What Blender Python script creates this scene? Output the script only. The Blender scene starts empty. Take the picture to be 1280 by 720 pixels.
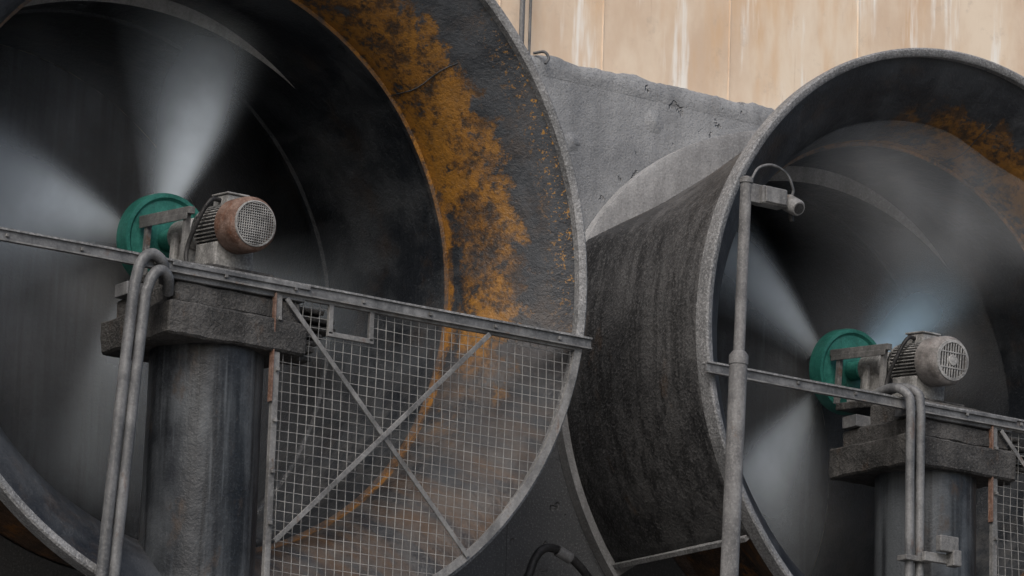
import bpy, math, random
from mathutils import Vector, Matrix, noise as mn
random.seed(7)
scn=bpy.context.scene
scn.view_settings.view_transform='Standard'
try: scn.view_settings.look='None'
except: pass
scn.view_settings.exposure=0
# ------------------------------------------------------------------ camera
f=4968.7
yaw,pit,rol=[math.radians(v) for v in (34.603,13.410,-1.869)]
F=Vector((math.sin(yaw)*math.cos(pit),math.cos(yaw)*math.cos(pit),math.sin(pit)))
Rt=Vector((math.cos(yaw),-math.sin(yaw),0)); Up=Rt.cross(F)
R2=Rt*math.cos(rol)-Up*math.sin(rol); U2=Up*math.cos(rol)+Rt*math.sin(rol)
cd=bpy.data.cameras.new('camera'); cam=bpy.data.objects.new('camera',cd)
scn.collection.objects.link(cam)
M=Matrix.Identity(4)
for i in range(3):
    M[i][0]=R2[i];M[i][1]=U2[i];M[i][2]=-F[i]
M.translation=Vector((-19.7259,-22.4872,-6.5693))
cam.matrix_world=M
cd.sensor_width=36; cd.lens=f/1280*36; cd.clip_start=.1; cd.clip_end=3000
scn.camera=cam
# ------------------------------------------------------------------ world
w=bpy.data.worlds.new('World'); scn.world=w; w.use_nodes=True
nt=w.node_tree
sky=nt.nodes.new('ShaderNodeTexSky'); sky.sky_type='NISHITA'; sky.sun_disc=False
sdir=Vector((-.62,-.60,.80)).normalized()
el=math.asin(sdir.z); az=math.atan2(sdir.x,sdir.y)
sky.sun_elevation=el; sky.sun_rotation=az; sky.dust_density=4; sky.air_density=1; sky.ozone_density=1.0
bg=nt.nodes['Background']; bg.inputs[1].default_value=.145
nt.links.new(sky.outputs[0],bg.inputs[0])
sd=bpy.data.lights.new('sun','SUN'); sd.energy=1.5; sd.angle=math.radians(30); sd.color=(1,.985,.96)
so=bpy.data.objects.new('sun',sd); scn.collection.objects.link(so)
so.rotation_euler=(-sdir).to_track_quat('-Z','Y').to_euler()
# ------------------------------------------------------------------ node helpers
class NB:
    def __init__(s,name):
        s.m=bpy.data.materials.new(name); s.m.use_nodes=True
        s.t=s.m.node_tree; s.b=s.t.nodes['Principled BSDF']
        s.tc=s.t.nodes.new('ShaderNodeTexCoord')
    def n(s,k,**kw):
        x=s.t.nodes.new(k)
        for a,v in kw.items(): setattr(x,a,v)
        return x
    def set(s,sock,v):
        if isinstance(v,bpy.types.NodeSocket): s.t.links.new(v,sock)
        else: sock.default_value=v
    def map(s,scale=(1,1,1),loc=(0,0,0),vec=None):
        x=s.n('ShaderNodeMapping'); x.inputs['Scale'].default_value=scale; x.inputs['Location'].default_value=loc
        s.t.links.new(vec or s.tc.outputs['Object'],x.inputs[0]); return x.outputs[0]
    def noise(s,sc,det=4,ro=.6,vec=None,dist=0):
        x=s.n('ShaderNodeTexNoise'); x.inputs['Scale'].default_value=sc;x.inputs['Detail'].default_value=min(det,5)
        x.inputs['Roughness'].default_value=ro; x.inputs['Distortion'].default_value=dist
        s.t.links.new(vec or s.tc.outputs['Object'],x.inputs['Vector']); return x.outputs['Fac']
    def ss(s,v,a,b,lo=0.,hi=1.):
        x=s.n('ShaderNodeMapRange'); x.interpolation_type='SMOOTHSTEP'; s.set(x.inputs['Value'],v)
        x.inputs['From Min'].default_value=a;x.inputs['From Max'].default_value=b
        x.inputs['To Min'].default_value=lo;x.inputs['To Max'].default_value=hi; return x.outputs['Result']
    def ma(s,op,a,b=0.,c=None):
        x=s.n('ShaderNodeMath',operation=op); s.set(x.inputs[0],a); s.set(x.inputs[1],b)
        if c is not None: s.set(x.inputs[2],c)
        return x.outputs[0]
    def mix(s,fac,a,b,bt='MIX'):
        x=s.n('ShaderNodeMix',data_type='RGBA',blend_type=bt)
        s.set(x.inputs[0],fac)
        for i,v in ((6,a),(7,b)):
            if isinstance(v,tuple): v=(*v,1)
            s.set(x.inputs[i],v)
        return x.outputs[2]
    def bump(s,h,st,d=.02,nrm=None):
        x=s.n('ShaderNodeBump'); x.inputs['Strength'].default_value=st;x.inputs['Distance'].default_value=d
        s.set(x.inputs['Height'],h)
        if nrm is not None: s.t.links.new(nrm,x.inputs['Normal'])
        return x.outputs[0]
    def xyz(s,vec):
        x=s.n('ShaderNodeSeparateXYZ'); s.t.links.new(vec,x.inputs[0]); return x.outputs
    def comb(s,a,b,c):
        x=s.n('ShaderNodeCombineXYZ'); s.set(x.inputs[0],a);s.set(x.inputs[1],b);s.set(x.inputs[2],c); return x.outputs[0]
    def fin(s,col,rough,nrm=None,metal=0.,spec=.3):
        s.set(s.b.inputs['Base Color'],col if not isinstance(col,tuple) else (*col,1))
        s.set(s.b.inputs['Roughness'],rough); s.b.inputs['Metallic'].default_value=metal
        s.b.inputs['Specular IOR Level'].default_value=spec
        if nrm is not None: s.t.links.new(nrm,s.b.inputs['Normal'])
        return s.m
def grime(name,dark,light,rust=(.12,.05,.018),rust_amt=.2,streak=.5,speck=.5,rough=.7,bumps=.5,nsc=1.6,metal=0.,spsc=55):
    N=NB(name)
    big=N.ss(N.noise(nsc,5,.65),.36,.64)
    c=N.mix(big,dark,light)
    st=N.ss(N.noise(1,3,.6,N.map((9,9,.45))),.42,.66)
    c=N.mix(N.ma('MULTIPLY',st,streak),c,tuple(v*.35 for v in dark))
    if streak>=.5:
        st2=N.ss(N.noise(1,3,.6,N.map((14,14,.6),(5,3,1))),.55,.7)
        c=N.mix(N.ma('MULTIPLY',st2,streak*.5),c,tuple(min(1,v*1.5) for v in light))
    if rust_amt>.12:
        r1=N.ss(N.noise(nsc*2.3,5,.7,N.map((1,1,.5),(9,2,4))),.66-rust_amt*.35,.76-rust_amt*.25)
        c=N.mix(N.ma('MULTIPLY',r1,min(1,.4+rust_amt)),c,rust)
    fn=N.noise(spsc,2,.7)
    c=N.mix(N.ma('MULTIPLY',N.ss(fn,.52,.68),speck),c,tuple(min(1,v*1.55+.015) for v in light))
    c=N.mix(N.ma('MULTIPLY',N.ss(fn,.48,.34),speck),c,tuple(v*.4 for v in dark))
    h=N.ma('ADD',N.ma('MULTIPLY',fn,.5),N.noise(nsc*7,3,.7))
    return N.fin(c,rough,N.bump(h,bumps,.02),metal)
# ------------------------------------------------------------------ mesh helpers
def empty(name,loc):
    e=bpy.data.objects.new(name,None); e.location=loc; e.empty_display_size=.3
    scn.collection.objects.link(e); bpy.context.view_layer.update(); return e
def mesh(name,v,fc,mat,parent=None,smooth=False,bevel=0,mw=None):
    me=bpy.data.meshes.new(name); me.from_pydata([tuple(a) for a in v],[],fc); me.validate(); me.update()
    if mat: me.materials.append(mat)
    if smooth:
        for p in me.polygons: p.use_smooth=True
        try: me.set_sharp_from_angle(angle=math.radians(40))
        except: pass
    o=bpy.data.objects.new(name,me); scn.collection.objects.link(o)
    if bevel:
        b=o.modifiers.new('b','BEVEL'); b.width=bevel; b.segments=2; b.limit_method='ANGLE'
    if mw is not None: o.matrix_world=mw
    if parent:
        o.parent=parent; o.matrix_parent_inverse=parent.matrix_world.inverted()
    return o
def boxd(x0,x1,y0,y1,z0,z1):
    v=[(x,y,z) for x in (x0,x1) for y in (y0,y1) for z in (z0,z1)]
    return v,[(0,1,3,2),(4,6,7,5),(0,4,5,1),(2,3,7,6),(0,2,6,4),(1,5,7,3)]
def box(name,a,mat,parent=None,bevel=.008,mw=None):
    v,fc=boxd(*a); return mesh(name,v,fc,mat,parent,False,bevel,mw)
def rough_box(name,a,mat,parent,amp=.012,seed=0,sub=.06):
    x0,x1,y0,y1,z0,z1=a
    import bmesh
    bm=bmesh.new(); v,fc=boxd(*a)
    vs=[bm.verts.new(p) for p in v]
    for q in fc: bm.faces.new([vs[i] for i in q])
    bmesh.ops.recalc_face_normals(bm,faces=bm.faces)
    bmesh.ops.bevel(bm,geom=list(bm.edges),offset=.015,segments=1,affect='EDGES')
    for ax,n in ((0,int((x1-x0)/sub)),(1,int((y1-y0)/sub)),(2,int((z1-z0)/sub))):
        lo,hi=((x0,x1),(y0,y1),(z0,z1))[ax]
        for i in range(1,n+1):
            co=[0,0,0];no=[0,0,0]; co[ax]=lo+(hi-lo)*i/(n+1);no[ax]=1
            bmesh.ops.bisect_plane(bm,geom=bm.verts[:]+bm.edges[:]+bm.faces[:],plane_co=co,plane_no=no)
    for q in bm.verts:
        p=q.co*5+Vector((seed,0,0)); d=mn.noise_vector(p)*amp+mn.noise_vector(p*4)*amp*.4
        q.co+=d
    me=bpy.data.meshes.new(name); bm.to_mesh(me); bm.free(); me.materials.append(mat)
    for p in me.polygons: p.use_smooth=True
    try: me.set_sharp_from_angle(angle=math.radians(35))
    except: pass
    o=bpy.data.objects.new(name,me); scn.collection.objects.link(o)
    o.parent=parent; o.matrix_parent_inverse=parent.matrix_world.inverted(); return o
def bard(p,q,w,h,upv=(0,-1,0)):
    p=Vector(p);q=Vector(q);d=(q-p).normalized();u=Vector(upv); s=d.cross(u).normalized(); u=s.cross(d)
    v=[]
    for P in (p,q):
        for a,b in ((-1,-1),(1,-1),(1,1),(-1,1)): v.append(P+s*a*w/2+u*b*h/2)
    return v,[(0,1,2,3),(7,6,5,4),(0,4,5,1),(1,5,6,2),(2,6,7,3),(3,7,4,0)]
def join(parts):
    V=[];Fc=[]
    for v,fc in parts:
        o=len(V); V+=list(v); Fc+=[tuple(i+o for i in q) for q in fc]
    return V,Fc
def bar(name,p,q,w,h,mat,parent=None,bevel=.003): 
    v,fc=bard(p,q,w,h); return mesh(name,v,fc,mat,parent,False,bevel)
def revd(prof,cx,cz,seg=128,t0=0,t1=2*math.pi,wob=0,seed=0):
    V=[];Fc=[];full=abs(t1-t0-2*math.pi)<1e-6; n=seg if full else seg+1
    for i in range(n):
        t=t0+(t1-t0)*i/seg
        k=1+wob*mn.noise(Vector((math.cos(t)*3+seed,math.sin(t)*3,seed)))
        for r,y in prof: V.append((cx+r*k*math.cos(t),y,cz+r*k*math.sin(t)))
    m=len(prof)
    for i in range(seg):
        j=(i+1)%n
        for a in range(m-1): Fc.append((i*m+a,i*m+a+1,j*m+a+1,j*m+a))
    return V,Fc
def rev(name,prof,cx,cz,mat,parent=None,smooth=True,mw=None,**k):
    v,fc=revd(prof,cx,cz,**k); return mesh(name,v,fc,mat,parent,smooth,0,mw)
def tubed(pts,r,seg=10,caps=True):
    pts=[Vector(p) for p in pts];V=[];Fc=[];prev=None
    for i,p in enumerate(pts):
        d=(pts[min(i+1,len(pts)-1)]-pts[max(i-1,0)]).normalized()
        if prev is None: a=d.orthogonal().normalized()
        else: a=(prev-d*prev.dot(d)).normalized()
        prev=a;b=d.cross(a); rr=r[i] if isinstance(r,(list,tuple)) else r
        for k in range(seg):
            t=2*math.pi*k/seg; V.append(p+(a*math.cos(t)+b*math.sin(t))*rr)
    for i in range(len(pts)-1):
        for k in range(seg):
            l=(k+1)%seg; Fc.append((i*seg+k,i*seg+l,(i+1)*seg+l,(i+1)*seg+k))
    if caps: Fc+=[tuple(range(seg))[::-1],tuple(range((len(pts)-1)*seg,len(pts)*seg))]
    return V,Fc
def tube(name,pts,r,mat,parent=None,seg=12,mw=None):
    v,fc=tubed(pts,r,seg); return mesh(name,v,fc,mat,parent,True,0,mw)
def smoothpath(pts,n=8):
    P=[Vector(p) for p in pts]; P=[P[0]*2-P[1]]+P+[P[-1]*2-P[-2]]; out=[]
    for i in range(1,len(P)-2):
        for k in range(n):
            t=k/n; a,b,c,d=P[i-1],P[i],P[i+1],P[i+2]
            out.append(.5*((2*b)+(-a+c)*t+(2*a-5*b+4*c-d)*t*t+(-a+3*b-3*c+d)*t**3))
    out.append(P[-2]); return out
# ------------------------------------------------------------------ materials
m_steel=grime('galvanised_grimy',(.085,.088,.092),(.185,.188,.192),rust=(.10,.06,.04),rust_amt=.17,streak=.45,speck=.2,rough=.42,nsc=3,bumps=.2)
m_frame=grime('frame_steel',(.11,.11,.11),(.215,.215,.213),rust=(.11,.058,.03),rust_amt=.22,streak=.3,speck=.22,rough=.48,nsc=4,bumps=.25)
m_rim=grime('rim_grey',(.15,.154,.158),(.24,.243,.248),rust_amt=.05,streak=.25,speck=.55,rough=.75,nsc=2,bumps=.6)
m_duct=grime('duct_gritty',(.024,.0245,.026),(.078,.078,.079),rust=(.075,.048,.030),rust_amt=.25,streak=.7,speck=.42,rough=.5,nsc=.9,bumps=.8,spsc=48)
m_collar=grime('collar_grey',(.22,.222,.225),(.31,.312,.315),rust_amt=.1,streak=.25,speck=.25,rough=.8,nsc=2,bumps=.35)
m_pillar=grime('pillar_dark',(.017,.020,.025),(.072,.08,.088),rust=(.055,.04,.03),rust_amt=.25,streak=.85,speck=.12,rough=.4,nsc=1.3,bumps=.3)
m_cap=grime('cap_grimy',(.028,.028,.028),(.08,.078,.076),rust=(.055,.038,.028),rust_amt=.25,streak=.4,speck=.3,rough=.8,nsc=3,bumps=.9)
m_motor=grime('motor_grey',(.14,.14,.138),(.32,.32,.315),rust=(.14,.08,.05),rust_amt=.1,streak=.1,speck=.3,rough=.45,nsc=6,bumps=.2)
m_cowlr=grime('cowl_rusty',(.11,.062,.045),(.20,.14,.115),rust=(.13,.055,.03),rust_amt=.4,streak=.1,speck=.3,rough=.65,nsc=7,bumps=.3)
m_cowlg=grime('cowl_grey',(.13,.122,.118),(.24,.228,.222),rust=(.15,.09,.07),rust_amt=.2,streak=.1,speck=.25,rough=.55,nsc=7,bumps=.2)
m_green=grime('green_paint',(.020,.13,.105),(.04,.20,.165),rust=(.05,.05,.04),rust_amt=.15,streak=.2,speck=.2,rough=.45,nsc=5,bumps=.2)
m_black=grime('black_rubber',(.012,.012,.013),(.035,.035,.036),rust_amt=0,streak=.1,speck=.3,rough=.5,nsc=5,bumps=.2)
m_dark=grime('plenum_dark',(.022,.025,.029),(.06,.067,.075),rust_amt=0,streak=.6,speck=.1,rough=.9,nsc=1.2,bumps=.4)
m_rustb=grime('rusty_back',(.035,.028,.024),(.10,.055,.03),rust=(.22,.09,.02),rust_amt=.35,streak=.5,speck=.4,rough=.9,nsc=2,bumps=.6)
m_dkpole=grime('pole_paint',(.115,.115,.117),(.195,.195,.195),rust=(.10,.06,.04),rust_amt=.14,streak=.4,speck=.28,rough=.6,nsc=4,bumps=.25)
m_wire=grime('wire_galv',(.17,.17,.17),(.31,.31,.30),rust_amt=.1,streak=.2,speck=.3,rough=.55,nsc=3,bumps=.1)
def wallmat():
    N=NB('casing_wall')
    big=N.ss(N.noise(1.1,5,.65),.35,.65)
    c=N.mix(big,(.18,.188,.198),(.285,.293,.301))
    st=N.ss(N.noise(1,4,.6,N.map((4,4,.3))),.45,.68)
    c=N.mix(N.ma('MULTIPLY',st,.5),c,(.13,.136,.143))
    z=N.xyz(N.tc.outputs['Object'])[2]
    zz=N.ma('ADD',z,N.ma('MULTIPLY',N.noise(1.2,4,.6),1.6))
    low_dark=N.ss(zz,2.1,-.2)  # wall tone gets darker towards the bottom, with a noisy edge
    c=N.mix(N.ma('MULTIPLY',low_dark,.9),c,(.062,.065,.069))
    fn=N.noise(60,2,.7)
    c=N.mix(N.ma('MULTIPLY',N.ss(fn,.52,.7),.28),c,(.34,.34,.345))
    c=N.mix(N.ma('MULTIPLY',N.ss(fn,.45,.33),.4),c,(.06,.06,.062))
    pn=N.noise(7,3,.55)
    pit=N.ss(pn,.66,.72)
    c=N.mix(N.ma('MULTIPLY',pit,.45),c,(.11,.11,.11))
    rs=N.ss(N.noise(2.7,5,.7,N.map((1,1,.4),(7,7,7))),.62,.74)
    c=N.mix(N.ma('MULTIPLY',rs,.3),c,(.15,.115,.08))
    h=N.ma('ADD',N.ma('MULTIPLY',fn,.35),N.ma('SUBTRACT',N.noise(5,5,.65),pit))
    return N.fin(c,.75,N.bump(h,.8,.025))
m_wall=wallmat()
def tanmat():
    N=NB('tan_wall')
    c=N.mix(N.ss(N.noise(1.1,5,.65,N.map((1,1,.5))),.35,.65),(.60,.46,.34),(.74,.63,.50))
    o=N.ss(N.noise(1,5,.65,N.map((1.5,1,.35),(2,0,5))),.46,.66)
    c=N.mix(N.ma('MULTIPLY',o,.65),c,(.62,.40,.22))
    wv=N.ss(N.noise(1,5,.65,N.map((3.2,1,.35),(3.6,1,2))),.54,.66)
    c=N.mix(N.ma('MULTIPLY',wv,.85),c,(.82,.80,.75))
    th=N.ss(N.noise(1,4,.65,N.map((12,1,.9),(8,1,2))),.60,.74)
    c=N.mix(N.ma('MULTIPLY',th,.4),c,(.42,.28,.18))
    d=N.ss(N.noise(4,5,.75),.55,.72)
    c=N.mix(N.ma('MULTIPLY',d,.3),c,(.40,.33,.27))
    return N.fin(c,.85,N.bump(N.noise(12,4,.7),.3,.01))
m_tan=tanmat()
def bellmat(name,cx,R):
    N=NB(name)
    P=N.map((1,1,1),(-cx,0,0))
    X=N.xyz(P)
    r=N.ma('DIVIDE',N.ma('SQRT',N.ma('ADD',N.ma('MULTIPLY',X[0],X[0]),N.ma('MULTIPLY',X[2],X[2]))),R)
    th=N.ma('ARCTAN2',X[2],X[0])
    pv=N.comb(N.ma('MULTIPLY',th,9.),N.ma('MULTIPLY',r,2.2),X[1])
    av=N.comb(N.ma('MULTIPLY',th,1.6),N.ma('MULTIPLY',r,14.),X[1])
    big=N.ss(N.noise(1.4,5,.65),.36,.68)
    c=N.mix(big,(.013,.016,.021),(.052,.058,.066))
    stn=N.ss(N.noise(1,5,.65,pv),.5,.68)
    c=N.mix(N.ma('MULTIPLY',stn,.45),c,(.075,.081,.088))
    rg=N.ss(N.noise(1,4,.6,av),.48,.7)
    c=N.mix(N.ma('MULTIPLY',rg,.6),c,(.010,.012,.016))
    front=N.ss(X[1],.86,.82)
    n1=N.noise(2.1,5,.75)
    n2=N.noise(6,5,.75)
    ang=N.ss(N.ma('ABSOLUTE',N.ma('SUBTRACT',th,.95)),.95,.40)
    ang2=N.ss(N.ma('ABSOLUTE',N.ma('SUBTRACT',th,.10)),.95,.2)
    rr=N.ma('ADD',r,N.ma('MULTIPLY',N.ma('SUBTRACT',n2,.5),.22))
    band=N.ma('MULTIPLY',N.ma('MULTIPLY',N.ss(rr,.74,.785),N.ss(rr,.905,.83)),front)
    mk=N.ma('MULTIPLY',band,N.ma('MAXIMUM',ang,N.ma('MULTIPLY',ang2,.70)))
    mk=N.ss(N.ma('ADD',mk,N.ma('MULTIPLY',N.ma('SUBTRACT',n1,.5),1.6)),.34,.85)
    mk=N.ma('MULTIPLY',mk,N.ss(band,.02,.4))
    rc=N.mix(N.ss(n2,.40,.58),(.060,.032,.014),(.24,.108,.016))
    rc=N.mix(N.ss(N.noise(13,4,.75),.48,.64),rc,(.040,.026,.016))
    rc=N.mix(N.ma('MULTIPLY',N.ss(n1,.50,.62),.7),rc,(.34,.155,.018))
    c=N.mix(N.ma('MULTIPLY',mk,.93),c,rc)
    c=N.mix(N.ma('MULTIPLY',N.ss(n1,.52,.70),.30),c,(.070,.045,.028))
    ang3=N.ss(N.ma('ABSOLUTE',N.ma('ADD',th,.95)),.95,.3)
    mk3=N.ma('MULTIPLY',ang3,N.ss(N.noise(1,5,.7,N.map((1,1,1),(2,5,1),pv)),.38,.66))
    c=N.mix(N.ma('MULTIPLY',N.ma('MULTIPLY',mk3,.6),front),c,(.14,.080,.040))
    c=N.mix(N.ma('MULTIPLY',N.ma('MULTIPLY',ang3,N.ss(n2,.4,.65)),.45),c,(.11,.108,.105))
    yw=N.ma('ADD',X[1],N.ma('MULTIPLY',N.ma('SUBTRACT',n2,.5),.10))
    e=N.ma('MULTIPLY',N.ss(N.ma('ABSOLUTE',N.ma('SUBTRACT',yw,.80)),.05,.02),N.ss(n2,.40,.56,.15,1.))
    c=N.mix(N.ma('MULTIPLY',e,.85),c,(.29,.13,.020))
    fn=N.noise(45,3,.75)
    fl=N.ma('MULTIPLY',N.ma('MULTIPLY',N.ss(r,.90,.975),N.ss(N.noise(30,3,.75),.57,.62)),N.ss(N.ma('ABSOLUTE',N.ma('SUBTRACT',th,.35)),.55,.2))
    c=N.mix(N.ma('MULTIPLY',fl,.85),c,(.36,.18,.028))
    c=N.mix(N.ma('MULTIPLY',N.ss(fn,.55,.7),.22),c,(.12,.125,.13))
    h=N.ma('ADD',N.ma('MULTIPLY',fn,.4),n2)
    return N.fin(c,N.ss(big,0,1,.42,.68),N.bump(h,.8,.02),0,.4)
def blurmat(name,col,amp,nsc=2.2,lo=.85,det=4):
    N=NB(name); N.t.nodes.remove(N.b)
    at=N.n('ShaderNodeAttribute'); at.attribute_name='fade'
    tr=N.n('ShaderNodeBsdfTransparent'); df=N.n('ShaderNodeBsdfDiffuse'); df.inputs[0].default_value=(*col,1)
    tl=N.n('ShaderNodeBsdfTranslucent'); tl.inputs[0].default_value=(*col,1)
    ad=N.n('ShaderNodeMixShader'); ad.inputs[0].default_value=.2
    N.t.links.new(df.outputs[0],ad.inputs[1]);N.t.links.new(tl.outputs[0],ad.inputs[2])
    mx=N.n('ShaderNodeMixShader')
    nn=N.ss(N.noise(nsc,det,.5),.3,.7,lo,1.1)
    fac=N.ma('MULTIPLY',N.ma('MULTIPLY',at.outputs['Fac'],amp),nn)
    x=N.n('ShaderNodeClamp'); N.t.links.new(fac,x.inputs[0])
    N.t.links.new(x.outputs[0],mx.inputs[0]); N.t.links.new(tr.outputs[0],mx.inputs[1]); N.t.links.new(ad.outputs[0],mx.inputs[2])
    out=[n for n in N.t.nodes if n.type=='OUTPUT_MATERIAL'][0]
    N.t.links.new(mx.outputs[0],out.inputs[0]); return N.m
m_blur1=blurmat('spinning_blade_pale',(.80,.89,.96),1.)
m_blur2=blurmat('spinning_blade_blue',(.50,.72,.90),1.)
m_steam=blurmat('steam_mist',(.90,.93,.96),1.,.9,.45,2)
def attr(o,vals):
    a=o.data.attributes.new('fade','FLOAT','POINT')
    a.data.foreach_set('value',vals)
# ------------------------------------------------------------------ fan unit
HZ=.16; DH=1.24
def fan(cx,R,blades,dx,cowl,grille,steam):
    E=empty('ventilation_fan',(cx,0,0))
    bm=bellmat('bell_lining_%d'%int(R*100),cx,R)
    rt=.775*R
    prof=[(R-.03,.03)]
    for i in range(1,15):
        t=i/14; prof.append((R-.03-(R-.03-rt)*math.sin(t*math.pi/2)**.9,.03+.80*(t**1.15)))
    prof+=[(rt,.83),(rt-.03,.835),(rt-.03,.875),(rt+.0,.88),(rt+.0,1.3),(rt+.0,1.7),(rt-.02,1.77),(rt-.01,2.4),(rt-.03,2.42),(rt-.03,2.46),(rt+.15,2.5),(rt+.2,3.6),(rt+.2,4.2)]
    rev('bell_mouth',prof,cx,0,bm,E,seg=160,wob=.004,seed=cx)
    rev('back_plate',[(rt+.2,4.2),(1.0,4.22),(.02,4.25)],cx,0,m_dark,E,seg=64)
    sm=[]
    for a in (.74,1.32):
        pts=[]
        for k,(r,y) in enumerate(prof[5:15]): pts.append((cx+(r-.001)*math.cos(a+.006*math.sin(k*.9)),y-.001,(r-.001)*math.sin(a+.006*math.sin(k*.9))))
        sm.append(tubed(pts,.004,6))
    v,fc=join(sm); mesh('lining_seams',v,fc,m_dark,E,True)
    rev('rim_flange',[(R-.055,.05),(R-.06,-.02),(R-.045,-.035),(R-.01,-.04),(R+.004,-.03),(R+.006,.03),(R-.002,.10),(R-.02,.11),(R-.03,.06)],cx,0,m_rim,E,seg=180,wob=.003,seed=cx)
    rev('bell_back',[(R-.02,.08),(R*.93,.40),(R*.83,.85),(rt+.04,1.0),(rt+.04,1.8)],cx,0,m_rustb,E,seg=120)
    k=R/2.5
    def rear(t):
        x=math.cos(t);z=math.sin(t); r=2.54*k
        ax=abs(x)
        if z>0:
            for (x1,z1,x2,z2) in ((2.36,.92,.75,1.86),(.75,1.86,0,2.0)):
                nx,nz=(z1-z2),(x2-x1); nx,nz=-nx,-nz
                d=nx*x1+nz*z1
                if d<0:nx,nz,d=-nx,-nz,-d
                q=nx*ax+nz*z
                if q>1e-6: r=min(r,d/q*k)
        return r
    V=[];Fc=[];ns=16
    t0=math.radians(-38);t1=math.radians(218);na=150
    for i in range(na+1):
        t=t0+(t1-t0)*i/na
        for j in range(ns+1):
            s=j/ns; s2=s**.6 if math.sin(t)>0 else s
            r=(R-.01)*(1-s2)+rear(t)*s2
            r+=.014*mn.noise(Vector((math.cos(t)*4,s*3,math.sin(t)*4+cx)))
            V.append((cx+r*math.cos(t),.05+1.74*s,r*math.sin(t)))
    for i in range(na):
        for j in range(ns):
            a=i*(ns+1)+j; Fc.append((a,a+1,a+ns+2,a+ns+1))
    o=mesh('outer_shroud',V,Fc,m_duct,E,True); so_=o.modifiers.new('s','SOLIDIFY'); so_.thickness=.02; so_.offset=-1
    for nm,t in (('shroud_lip_left',t1),('shroud_lip_right',t0)):
        r0=R-.0;r1=2.54*k
        bar(nm,(cx+(r0)*math.cos(t),.12,r0*math.sin(t)-.01),(cx+r1*math.cos(t),1.77,r1*math.sin(t)-.01),.04,.05,m_rim,E)
    V=[];Fc=[];n=140
    for i in range(n+1):
        t=math.radians(-40+260*i/n)
        a=(2.60*k,2.20*k) if math.sin(t)>0 else (2.60*k,2.60*k)
        c,s=math.cos(t),math.sin(t)
        V+=[(cx+a[0]*c,1.70,a[1]*s),(cx+a[0]*c,1.795,a[1]*s),(cx+(a[0]-.55)*c,1.76,(a[1]-.40)*s),(cx+(a[0]-.05)*c,1.69,(a[1]-.05)*s)]
    for i in range(n):
        a=i*4;b=a+4
        Fc+=[(a+1,a,b,b+1),(a,a+3,b+3,b),(a+3,a+2,b+2,b+3)]
    mesh('wall_collar',V,Fc,m_collar,E,True)
    RB=rt-.12
    for bi,(deg,amp,sg,mt,rm) in enumerate(blades):
        V=[];Fc=[];A=[];na,nr=48,26
        for i in range(na+1):
            u=(i/na-.5)*2
            for j in range(nr+1):
                s=j/nr; r=.24+(RB-.24)*s
                # blades are swept back: the blur leans with radius
                t=math.radians(deg+7*(s-.4))+u*math.radians(sg*3.2)
                y=DH+.22+.10*u*(1-s*.4)
                V.append((cx+dx+r*math.cos(t),y,HZ+r*math.sin(t)))
                q=u*3.2
                # leading edge crisper than trailing edge
                g=math.exp(-(abs(q)/(1.05 if q<0 else 1.75))**(3.2 if q<0 else 2.0))
                g*=1 if abs(u)<.9 else (1-abs(u))/.1
                fo=1-max(0,(s-rm)/(1-rm))**1.1 if s>rm else 1
                A.append(max(0,g)*amp*max(0,fo)*(.75+.25*min(1,s*4)))
        for i in range(na):
            for j in range(nr):
                a=i*(nr+1)+j;Fc.append((a,a+1,a+nr+2,a+nr+1))
        o=mesh('blade_%d'%(bi+1),V,Fc,mt,E,True); attr(o,A)
    for si,(x,z,rx,rz,y0,amp) in enumerate(steam):
        V=[];Fc=[];A=[];n=24
        for i in range(n+1):
            for j in range(n+1):
                u=(i/n-.5)*2;v=(j/n-.5)*2
                V.append((cx+x+u*rx,y0+.15*mn.noise(Vector((u*2,v*2,si))),z+v*rz))
                d=math.sqrt(u*u+v*v); A.append(amp*(math.cos(d*math.pi)*.5+.5) if d<1 else 0)
        for i in range(n):
            for j in range(n):
                a=i*(n+1)+j; Fc.append((a,a+1,a+n+2,a+n+1))
        o=mesh('steam_%d'%(si+1),V,Fc,m_steam,E,True); attr(o,A)
    # ---------------- drive assembly
    D=empty('fan_motor',(cx+dx,DH,HZ))
    T=Matrix.Translation((cx+dx,DH,HZ))@Matrix.Rotation(math.radians(5.0),4,'X')
    rev('hub_disc',[(.0,-.05),(.05,-.05),(.06,-.02),(.285,-.01),(.305,-.03),(.333,-.03),(.34,.0),(.34,.10),(.28,.13),(0,.14)],0,0,m_green,E,mw=T,seg=64)
    rev('hub_boss',[(0,-.16),(.075,-.155),(.08,-.03)],0,0,m_green,E,mw=T,seg=32)
    tube('drive_shaft',[(0,-.02,0),(0,-.62,0)],.045,m_motor,D,mw=T)
    box('bearing_block',(-.10,.10,-.46,-.24,-.30,.05),m_motor,D,.02,mw=T)
    rev('bearing_front',[(0,-.50),(.09,-.495),(.12,-.47),(.12,-.23),(.09,-.21),(0,-.205)],0,0,m_motor,D,mw=T,seg=32)
    rev('coupling',[(0,-.60),(.07,-.598),(.075,-.52),(0,-.515)],0,0,m_frame,D,mw=T,seg=24)
    for s in (-1,1):
        box('bearing_foot_%d'%(s+2),(s*.17-.05,s*.17+.05,-.46,-.24,-.30,-.20),m_motor,D,.01,mw=T)
        box('bearing_rib_%d'%(s+2),(s*.12-.02,s*.12+.02,-.38,-.32,-.28,.0),m_motor,D,.006,mw=T)
    box('guard_rail_top',(-.24,-.19,-.72,-.02,.085,.135),m_frame,D,.004,mw=T)
    box('guard_rail_side',(-.245,-.235,-.70,-.04,.045,.09),m_frame,D,.003,mw=T)
    for y in (-.66,-.12): box('guard_post_%d'%int(-y*10),(-.235,-.195,y-.02,y+.02,-.30,.10),m_frame,D,.004,mw=T)
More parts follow.
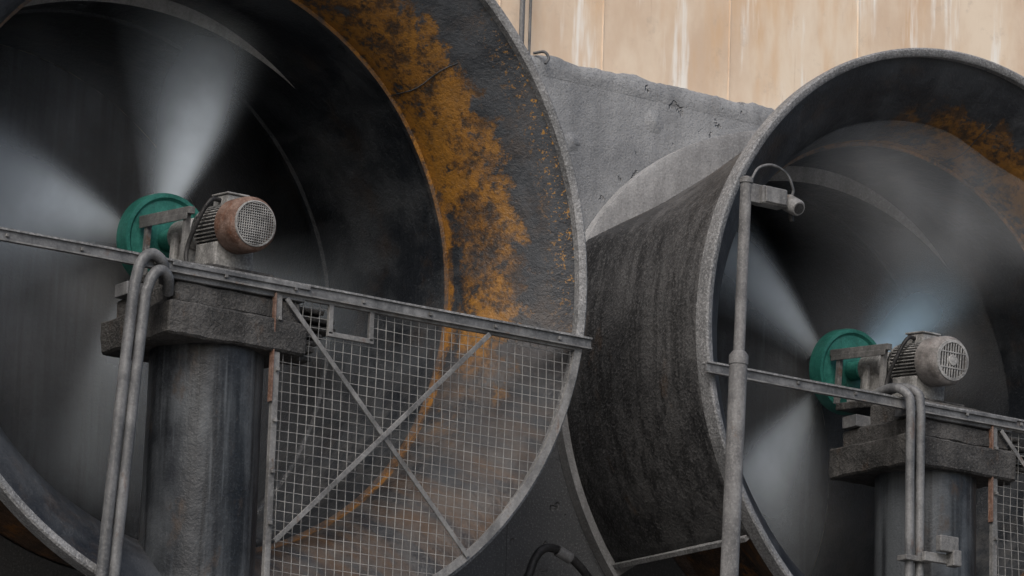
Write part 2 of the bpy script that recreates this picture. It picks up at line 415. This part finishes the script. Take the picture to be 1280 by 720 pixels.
    box('motor_base',(-.26,.26,-1.10,-.16,-.36,-.30),m_cap,D,.01,mw=T)
    T2=T@Matrix.Translation((0,-.14,0))
    rev('motor_body',[(0,-.45),(.07,-.455),(.10,-.47),(.15,-.48),(.165,-.50),(.165,-.53),(.135,-.535),(.135,-.86),(.16,-.865),(.165,-.90)],0,0,m_motor,D,mw=T2,seg=48)
    fins=[]
    for i in range(40):
        t=2*math.pi*i/40
        if abs(t-math.pi*1.5)<.25: continue
        h=.173
        c,s=math.cos(t),math.sin(t); q=Vector((-s,0,c))*.004
        a=Vector((c,0,s))
        v=[]
        for y in (-.535,-.87):
            for r_ in (.12,h):
                for sg in (-1,1): v.append(a*r_+q*sg+Vector((0,y,0)))
        fins.append((v,[(0,1,3,2),(4,6,7,5),(0,4,5,1),(2,3,7,6),(0,2,6,4),(1,5,7,3)]))
    v,fc=join(fins); mesh('cooling_fins',v,fc,m_motor,D,mw=T2)
    box('motor_feet',(-.15,.15,-.84,-.56,-.30,-.12),m_motor,D,.01,mw=T2)
    box('terminal_box',(-.07,.09,-.80,-.60,.14,.225),m_motor,D,.012,mw=T2)
    box('terminal_lid',(-.08,.10,-.81,-.59,.226,.24),m_motor,D,.005,mw=T2)
    rev('fan_cowl',[(.178,-.85),(.19,-.855),(.192,-.90),(.192,-1.02),(.185,-1.05),(.165,-1.075),(.150,-1.08),(.147,-1.07),(.147,-1.0),(0,-1.0)],0,0,cowl,D,mw=T2,seg=56)
    rev('cowl_void',[(.146,-1.03),(0,-1.03)],0,0,m_black,D,mw=T2,seg=32)
    gp=[]
    if grille=='mesh':
        n=8
        for i in range(-n,n+1):
            x=i*.0175; h=math.sqrt(max(0,.150**2-x*x))
            gp.append(tubed([(x,-1.082,-h),(x,-1.088,0),(x,-1.082,h)],.0034,6)); gp.append(tubed([(-h,-1.084,x),(0,-1.089,x),(h,-1.084,x)],.0034,6))
        gp.append(revd([(.146,-1.078),(.15,-1.092),(.158,-1.09),(.16,-1.075)],0,0,40))
    else:
        for i in range(-5,6):
            x=i*.026; h=math.sqrt(max(0,.150**2-x*x))
            gp.append(bard((x,-1.083,-h),(x,-1.083,h),.011,.006))
        for x in (-.06,.06): gp.append(bard((-.135,-1.086,x),(.135,-1.086,x),.010,.006))
        gp.append(revd([(.135,-1.078),(.137,-1.09),(.158,-1.088),(.16,-1.075)],0,0,40))
        gp.append(revd([(.0,-1.094),(.04,-1.092),(.045,-1.08)],0,0,24))
    v,fc=join(gp); mesh('cowl_grille',v,fc,m_motor,D,mw=T2)
    tube('motor_cable',smoothpath([(-.07,-.70,.19),(-.16,-.72,.17),(-.22,-.68,.02),(-.24,-.60,-.2),(-.27,-.75,-.42)]),.016,m_black,D,mw=T2)
    return E,D
fan(-6.307,2.728,[(71,.78,9.5,m_blur1,.45),(166,.72,13,m_blur1,.35),(256,.34,12,m_blur1,.3),(345,.28,9,m_blur1,.2)],-.02,m_cowlr,'mesh',
    [(-1.1,.4,2.3,2.0,1.62,.16),(.3,-.9,2.0,1.8,1.66,.12)])
fan(0,2.5,[(33,.72,8,m_blur2,.35),(137,.72,8,m_blur1,.4),(231,.58,12,m_blur1,.5),(318,.18,10,m_blur1,.3)],-.08,m_cowlg,'bars',
    [(.2,1.5,2.1,1.0,.45,.24),(1.0,.9,1.6,1.3,1.62,.22),(-.6,-.6,1.8,1.8,1.66,.18)])
# ------------------------------------------------------------------ support columns with caps
GZ=-8.2
def column(cx,ax):
    E=empty('support_column',(cx+ax,.35,GZ))
    c=cx+ax
    seg=48;V=[];Fc=[];H=40
    for j in range(H+1):
        z=GZ-.1+(-.78-GZ+.1)*j/H
        for i in range(seg):
            t=2*math.pi*i/seg; r=.39+.006*mn.noise(Vector((math.cos(t)*2,math.sin(t)*2,z*1.3)))
            V.append((c+r*math.cos(t)-.02,.36+r*math.sin(t),z))
    for j in range(H):
        for i in range(seg):
            k=(i+1)%seg; Fc.append((j*seg+i,j*seg+k,(j+1)*seg+k,(j+1)*seg+i))
    mesh('shaft',V,Fc,m_pillar,E,True)
    rev('base_flange',[(.39,0),(.55,0),(.55,.06),(.39,.06)],0,0,m_pillar,E,mw=Matrix.Translation((c,.36,GZ+.0))@Matrix.Rotation(math.pi/2,4,'X'),seg=40)
    rough_box('cap_lower',(c-.58,c+.50,-.09,.86,-.83,-.60),m_cap,E,.013,cx)
    rough_box('cap_upper',(c-.52,c+.46,-.05,.76,-.602,-.455),m_cap,E,.012,cx+3)
    box('bearing_beam',(c-.56,c+.48,-.07,.10,-.453,-.36),m_steel,E,.006)
    box('bearing_beam_flange',(c-.58,c+.50,-.10,.13,-.372,-.345),m_steel,E,.004)
    box('rear_beam',(c-.56,c+.48,.55,.72,-.453,-.36),m_steel,E,.006)
    rough_box('deck_plate',(c-.42,c+.42,.1,.56,-.453,-.27),m_cap,E,.008,cx+5)
    parts=[]
    for i in range(7):
        z=-.44-.055*i; L=.36-.04*abs(i-2)+random.uniform(-.08,.05)
        parts.append(boxd(c+.5,c+.5+L,.12+random.uniform(-.03,.03),.34,z-.035,z))
    v,fc=join(parts); mesh('corroded_bracket',v,fc,m_cap,E,False,.01)
    return E
column(-6.307,-.13); column(0,-.03)
# ------------------------------------------------------------------ cross beams, guards
BZ=-.335
def beam(x0,x1,zo):
    E=empty('cross_beam',((x0+x1)/2,-.05,BZ))
    n=24;
    def seg(za,zb,ya,yb):
        V=[];Fc=[]
        for i in range(n+1):
            x=x0+(x1-x0)*i/n; w=.004*mn.noise(Vector((x*1.5,0,zo)))
            V+=[(x,ya+w,za+w+zo),(x,yb+w,za+w+zo),(x,yb+w,zb+w+zo),(x,ya+w,zb+w+zo)]
        for i in range(n):
            a=i*4;b=a+4
            for k in range(4): l=(k+1)%4; Fc.append((a+k,b+k,b+l,a+l))
        Fc+=[(0,1,2,3),(n*4+3,n*4+2,n*4+1,n*4)]
        return V,Fc
    v,fc=seg(BZ-.07,BZ-.012,-.085,-.07); mesh('web',v,fc,m_steel,E)
    v,fc=seg(BZ-.011,BZ+.003,-.10,-.02); mesh('top_flange',v,fc,m_rim,E)
    v,fc=seg(BZ-.082,BZ-.071,-.10,-.06); mesh('bottom_flange',v,fc,m_frame,E)
    bl=[]
    x=x0+.3
    while x<x1:
        bl.append(boxd(x-.012,x+.012,-.10,-.085,BZ-.055,BZ-.031)); x+=.55
    v,fc=join(bl); mesh('bolts',v,fc,m_frame,E,False,.003)
    return E
beam(-9.1,-3.57,.0); beam(-2.53,2.53,-.01)
def guard(cx,R,px):
    E=empty('guard_screen',(px,-.05,-1.2))
    zt=BZ-.09; yb=-.055
    bar('post',(px,yb,zt+.02),(px,yb,-math.sqrt(R*R-(px-cx)**2)+.03),.045,.04,m_frame,E)
    bar('post_rust_clip',(px-.035,yb-.01,zt),(px-.035,yb-.01,zt-.75),.012,.05,m_cowlr,E)
    bl=[boxd(px-.012,px+.012,yb-.045,yb-.02,z-.012,z+.012) for z in (-.6,-.95,-1.3,-1.65,-2.0)]
    v,fc=join(bl); mesh('post_bolts',v,fc,m_frame,E,False,.003)
    Rm=R-.035
    xr=cx+math.sqrt(Rm**2-zt**2)
    bar('top_rail',(px,yb,zt+.005),(xr,yb,zt+.005),.035,.035,m_frame,E)
    t0=math.atan2(zt,xr-cx); t1=-math.acos((px-cx)/Rm)
    rev('arc_frame',[(Rm-.05,-.045),(Rm+.005,-.05),(Rm+.005,-.075),(Rm-.05,-.07),(Rm-.05,-.045)],cx,0,m_frame,E,seg=60,t0=t0,t1=t1,smooth=False)
    nx0,nx1,nz=px+.42,px+.75,-.64
    for nm,a,b in (('notch_left',(nx0,yb,zt),(nx0,yb,nz)),('notch_right',(nx1,yb,zt),(nx1,yb,nz)),('notch_sill',(nx0-.02,yb,nz),(nx1+.02,yb,nz))):
        bar(nm,a,b,.035,.03,m_frame,E)
    k=R/2.728
    bar('brace_down',(px+.05,yb-.03,zt-.03),(px+1.6*k,yb-.03,-2.03*k),.035,.012,m_frame,E)
    bar('brace_up',(px+.03,yb-.045,-2.12*k),(px+1.71*k,yb-.045,zt-.02),.035,.012,m_frame,E)
    W=[];sp=.068;r=.0026
    def wire(p,q):
        n=6;pts=[]
        for i in range(n+1):
            t=i/n; a=Vector(p).lerp(Vector(q),t)
            d=.02*mn.noise(Vector((a.x*1.3,a.z*1.3,3)))
            a.y+=d; a.x+=.014*mn.noise(Vector((a.x*1.5,a.z*1.5,9))); a.z+=.014*mn.noise(Vector((a.x*1.5,a.z*1.5,19)))
            pts.append(a)
        W.append(tubed(pts,r,4,False))
    x=px+sp
    while x<cx+Rm:
        zb=-math.sqrt(max(0,Rm**2-(x-cx)**2)); ztp=zt
        if nx0<x<nx1: ztp=nz
        if zb<ztp-.02: wire((x,yb+.012,ztp),(x,yb+.012,zb))
        x+=sp
    z=zt-sp*.7
    while z>-Rm:
        xe=cx+math.sqrt(max(0,Rm**2-z*z))
        if xe>px+.02:
            if z>nz:
                wire((px,yb+.018,z),(nx0,yb+.018,z)); wire((nx1,yb+.018,z),(xe,yb+.018,z))
            else: wire((px,yb+.018,z),(xe,yb+.018,z))
        z-=sp
    v,fc=join(W); mesh('wire_mesh',v,fc,m_wire,E)
    return E
guard(-6.307,2.728,-6.165); guard(0,2.5,.27)
# ------------------------------------------------------------------ conduits
def conduits(items,clips,loc):
    E=empty('cable_conduit',loc)
    for i,(pts,r) in enumerate(items): tube('pipe_%d'%(i+1),smoothpath(pts,8),r,m_steel,E,14)
    for i,z in enumerate(clips):
        a=items[0][0][0];b=items[-1][0][0]
        box('clip_%d'%(i+1),(a[0]-.07,b[0]+.07,a[1]-.05,a[1]+.06,z-.02,z+.02),m_frame,E,.005)
    return E
conduits([([(-7.5,-.12,GZ),(-7.5,-.12,-4),(-7.43,-.12,-2.4),(-7.33,-.12,-.8),(-7.30,-.12,-.50),(-7.26,-.12,-.38),(-7.19,-.12,-.33),(-7.10,-.10,-.37),(-7.03,-.02,-.48)],.038),
          ([(-7.415,-.13,GZ),(-7.415,-.13,-4),(-7.345,-.13,-2.4),(-7.245,-.13,-.8),(-7.215,-.13,-.56),(-7.17,-.13,-.46),(-7.11,-.12,-.43),(-7.05,-.1,-.47),(-7.0,-.02,-.55)],.038)],[-3.2,-5.5],(-7.3,-.12,-4))
conduits([([(-.68,-.19,GZ),(-.68,-.19,-4),(-.68,-.19,-1),(-.68,-.19,-.45),(-.70,-.17,-.33),(-.74,-.05,-.27),(-.76,.15,-.3)],.034),
          ([(-.58,-.19,GZ),(-.58,-.19,-4),(-.58,-.19,-1),(-.58,-.19,-.42),(-.60,-.16,-.30),(-.64,-.02,-.25),(-.66,.2,-.28)],.034)],[-1.58,-4.5],(-.6,-.19,-4))
bk=empty('conduit_bracket',(-.5,-.22,-1.55))
box('arm',(-.62,-.30,-.30,-.26,-1.60,-1.53),m_frame,bk,.005); box('plate',(-.52,-.34,-.36,-.301,-1.52,-1.40),m_frame,bk,.008)
box('tab',(-.40,-.32,-.37,-.28,-1.62,-1.50),m_frame,bk,.006)
# ------------------------------------------------------------------ sensor pole (leans slightly)
E=empty('sensor_pole',(-2.83,-.6,GZ))
X=-2.60;Y=-.6; L=.030
def px_(z): return X-(.9-z)*L
tube('upper_tube',[(px_(-.5),Y,-.5),(X,Y,.90)],.042,m_dkpole,E,20)
tube('lower_tube',[(px_(GZ),Y,GZ),(px_(-3),Y,-3),(px_(-.42),Y,-.42)],.065,m_dkpole,E,22)
tube('sleeve',[(px_(-.47),Y,-.47),(px_(-.4),Y,-.40),(px_(-.37),Y,-.37)],[.070,.070,.046],m_dkpole,E,22)
tube('top_cap',[(X,Y,.88),(X,Y,.915),(X,Y,.93)],[.05,.05,.02],m_dkpole,E,20)
box('bracket_plate',(X+.02,X+.12,Y-.035,Y+.035,.74,.88),m_dkpole,E,.006)
box('sensor_box',(X+.10,X+.33,Y-.07,Y+.05,.74,.875),m_frame,E,.012)
box('sensor_box_lid',(X+.12,X+.31,Y-.085,Y-.071,.75,.865),m_frame,E,.006)
TL=Matrix.Translation((X+.39,Y-.02,.79))@Matrix.Rotation(.5,4,'X')
rev('lens_barrel',[(0,-.12),(.05,-.12),(.062,-.10),(.065,.02),(.05,.06),(0,.065)],0,0,m_frame,E,mw=TL,seg=28)
rev('lens_glass',[(0,-.124),(.04,-.123),(.045,-.1)],0,0,m_black,E,mw=TL,seg=24)
tube('lens_stem',[(X+.40,Y-.02,.72),(X+.41,Y-.02,.66)],.018,m_black,E,10)
tube('sensor_cable',smoothpath([(X+.02,Y-.03,.90),(X+.08,Y-.04,1.0),(X+.2,Y-.05,1.04),(X+.33,Y-.05,1.0),(X+.40,Y-.04,.90),(X+.40,Y-.03,.85)],8),.010,m_steel,E,8)
# ------------------------------------------------------------------ casing wall with openings
W=empty('casing_wall',(-3,1.8,-3))
def panel(name,x0,x1,z0,z1,cx,r):
    angs=set(2*math.pi*i/120 for i in range(120))
    for X_ in (x0,x1):
        for Z_ in (z0,z1): angs.add(math.atan2(Z_,X_-cx)%(2*math.pi))
    angs=sorted(angs);V=[];Fc=[]
    for t in angs:
        c,s=math.cos(t),math.sin(t)
        k=min([(x1-cx)/c if c>1e-9 else 1e9,(x0-cx)/c if c<-1e-9 else 1e9,z1/s if s>1e-9 else 1e9,z0/s if s<-1e-9 else 1e9])
        V+=[(cx+r*c,1.8,r*s),(cx+k*c,1.8,k*s)]
    n=len(angs)
    for i in range(n):
        j=(i+1)%n; Fc.append((2*i,2*i+1,2*j+1,2*j))
    mesh(name,V,Fc,m_wall,W)
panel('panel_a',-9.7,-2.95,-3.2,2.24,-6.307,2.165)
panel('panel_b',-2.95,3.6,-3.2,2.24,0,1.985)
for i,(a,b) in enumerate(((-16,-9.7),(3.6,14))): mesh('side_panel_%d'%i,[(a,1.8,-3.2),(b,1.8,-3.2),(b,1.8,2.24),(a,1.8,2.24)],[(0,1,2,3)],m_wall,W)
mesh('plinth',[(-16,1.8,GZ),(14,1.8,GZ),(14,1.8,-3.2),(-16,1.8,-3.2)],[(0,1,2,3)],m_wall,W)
V=[];Fc=[];n=900
for i in range(n+1):
    x=-16+30*i/n
    z=2.36+.03*mn.noise(Vector((x*.9,0,1)))+.025*mn.noise(Vector((x*4,0,5)))+.012*mn.noise(Vector((x*16,0,5)))
    V+=[(x,1.799,2.20),(x,1.79,2.25),(x,1.79,z-.03),(x,1.81,z),(x,2.2,z+.02)]
for i in range(n):
    for k in range(4): a=i*5+k; Fc.append((a,a+5,a+6,a+1))
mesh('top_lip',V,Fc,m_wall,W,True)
for i,(x,z,r) in enumerate(((-1.66,2.03,.10),(-2.45,1.72,.08))):
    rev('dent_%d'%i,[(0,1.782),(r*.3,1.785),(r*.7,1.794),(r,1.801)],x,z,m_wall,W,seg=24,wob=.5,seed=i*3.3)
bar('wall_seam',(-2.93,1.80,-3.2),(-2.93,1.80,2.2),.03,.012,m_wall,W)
# upper tan wall
U=empty('tan_wall',(-1,2,5))
V=[(-16,2.02,2.27),(14,2.02,2.27),(14,2.02,9),(-16,2.02,9)]
mesh('face',V,[(0,1,2,3)],m_tan,U)
for i,x in enumerate((-3.02,-2.02,-.75,.6)):
    bar('panel_joint_%d'%i,(x,2.02,2.28),(x,2.02,9),.014,.016,m_tan,U)
mesh('roof_and_sides',[(-16,2.02,9),(14,2.02,9),(14,20,9),(-16,20,9),(-16,2.02,GZ),(-16,20,GZ),(14,2.02,GZ),(14,20,GZ)],[(0,1,2,3),(0,3,5,4),(1,6,7,2),(3,2,7,5)],m_tan,U)
dp=empty('downpipe',(-2.9,1.8,4))
tube('pipe',[(-2.93,1.84,2.32),(-2.93,1.84,9)],.022,m_steel,dp); tube('pipe_thin',[(-2.84,1.86,2.34),(-2.84,1.86,9)],.012,m_steel,dp)
tube('hook',smoothpath([(-2.84,1.80,2.36),(-2.78,1.74,2.37),(-2.75,1.72,2.32),(-2.78,1.72,2.27)]),.012,m_steel,dp)
# hose loop
h=empty('hose',(-2.6,1.5,-1.8))
tube('loop',smoothpath([(-3.0,1.45,-4),(-3.0,1.45,-2.1),(-2.96,1.45,-1.75),(-2.85,1.45,-1.58),(-2.68,1.45,-1.58),(-2.5,1.45,-1.68),(-2.35,1.45,-1.85),(-2.28,1.45,-2.1),(-2.27,1.45,-4)],8),.033,m_black,h,12)
tube('coupling',[(-2.72,1.45,-1.575),(-2.60,1.45,-1.62)],.045,m_steel,h,12)
# ground
g=NB('gravel'); gm=g.fin(g.mix(g.ss(g.noise(.6,5,.7),.35,.65),(.12,.115,.105),(.22,.21,.195)),.9,g.bump(g.noise(30,3,.7),.6,.02))
mesh('ground',[(-1500,-1500,GZ),(1500,-1500,GZ),(1500,1500,GZ),(-1500,1500,GZ)],[(0,1,2,3)],gm)
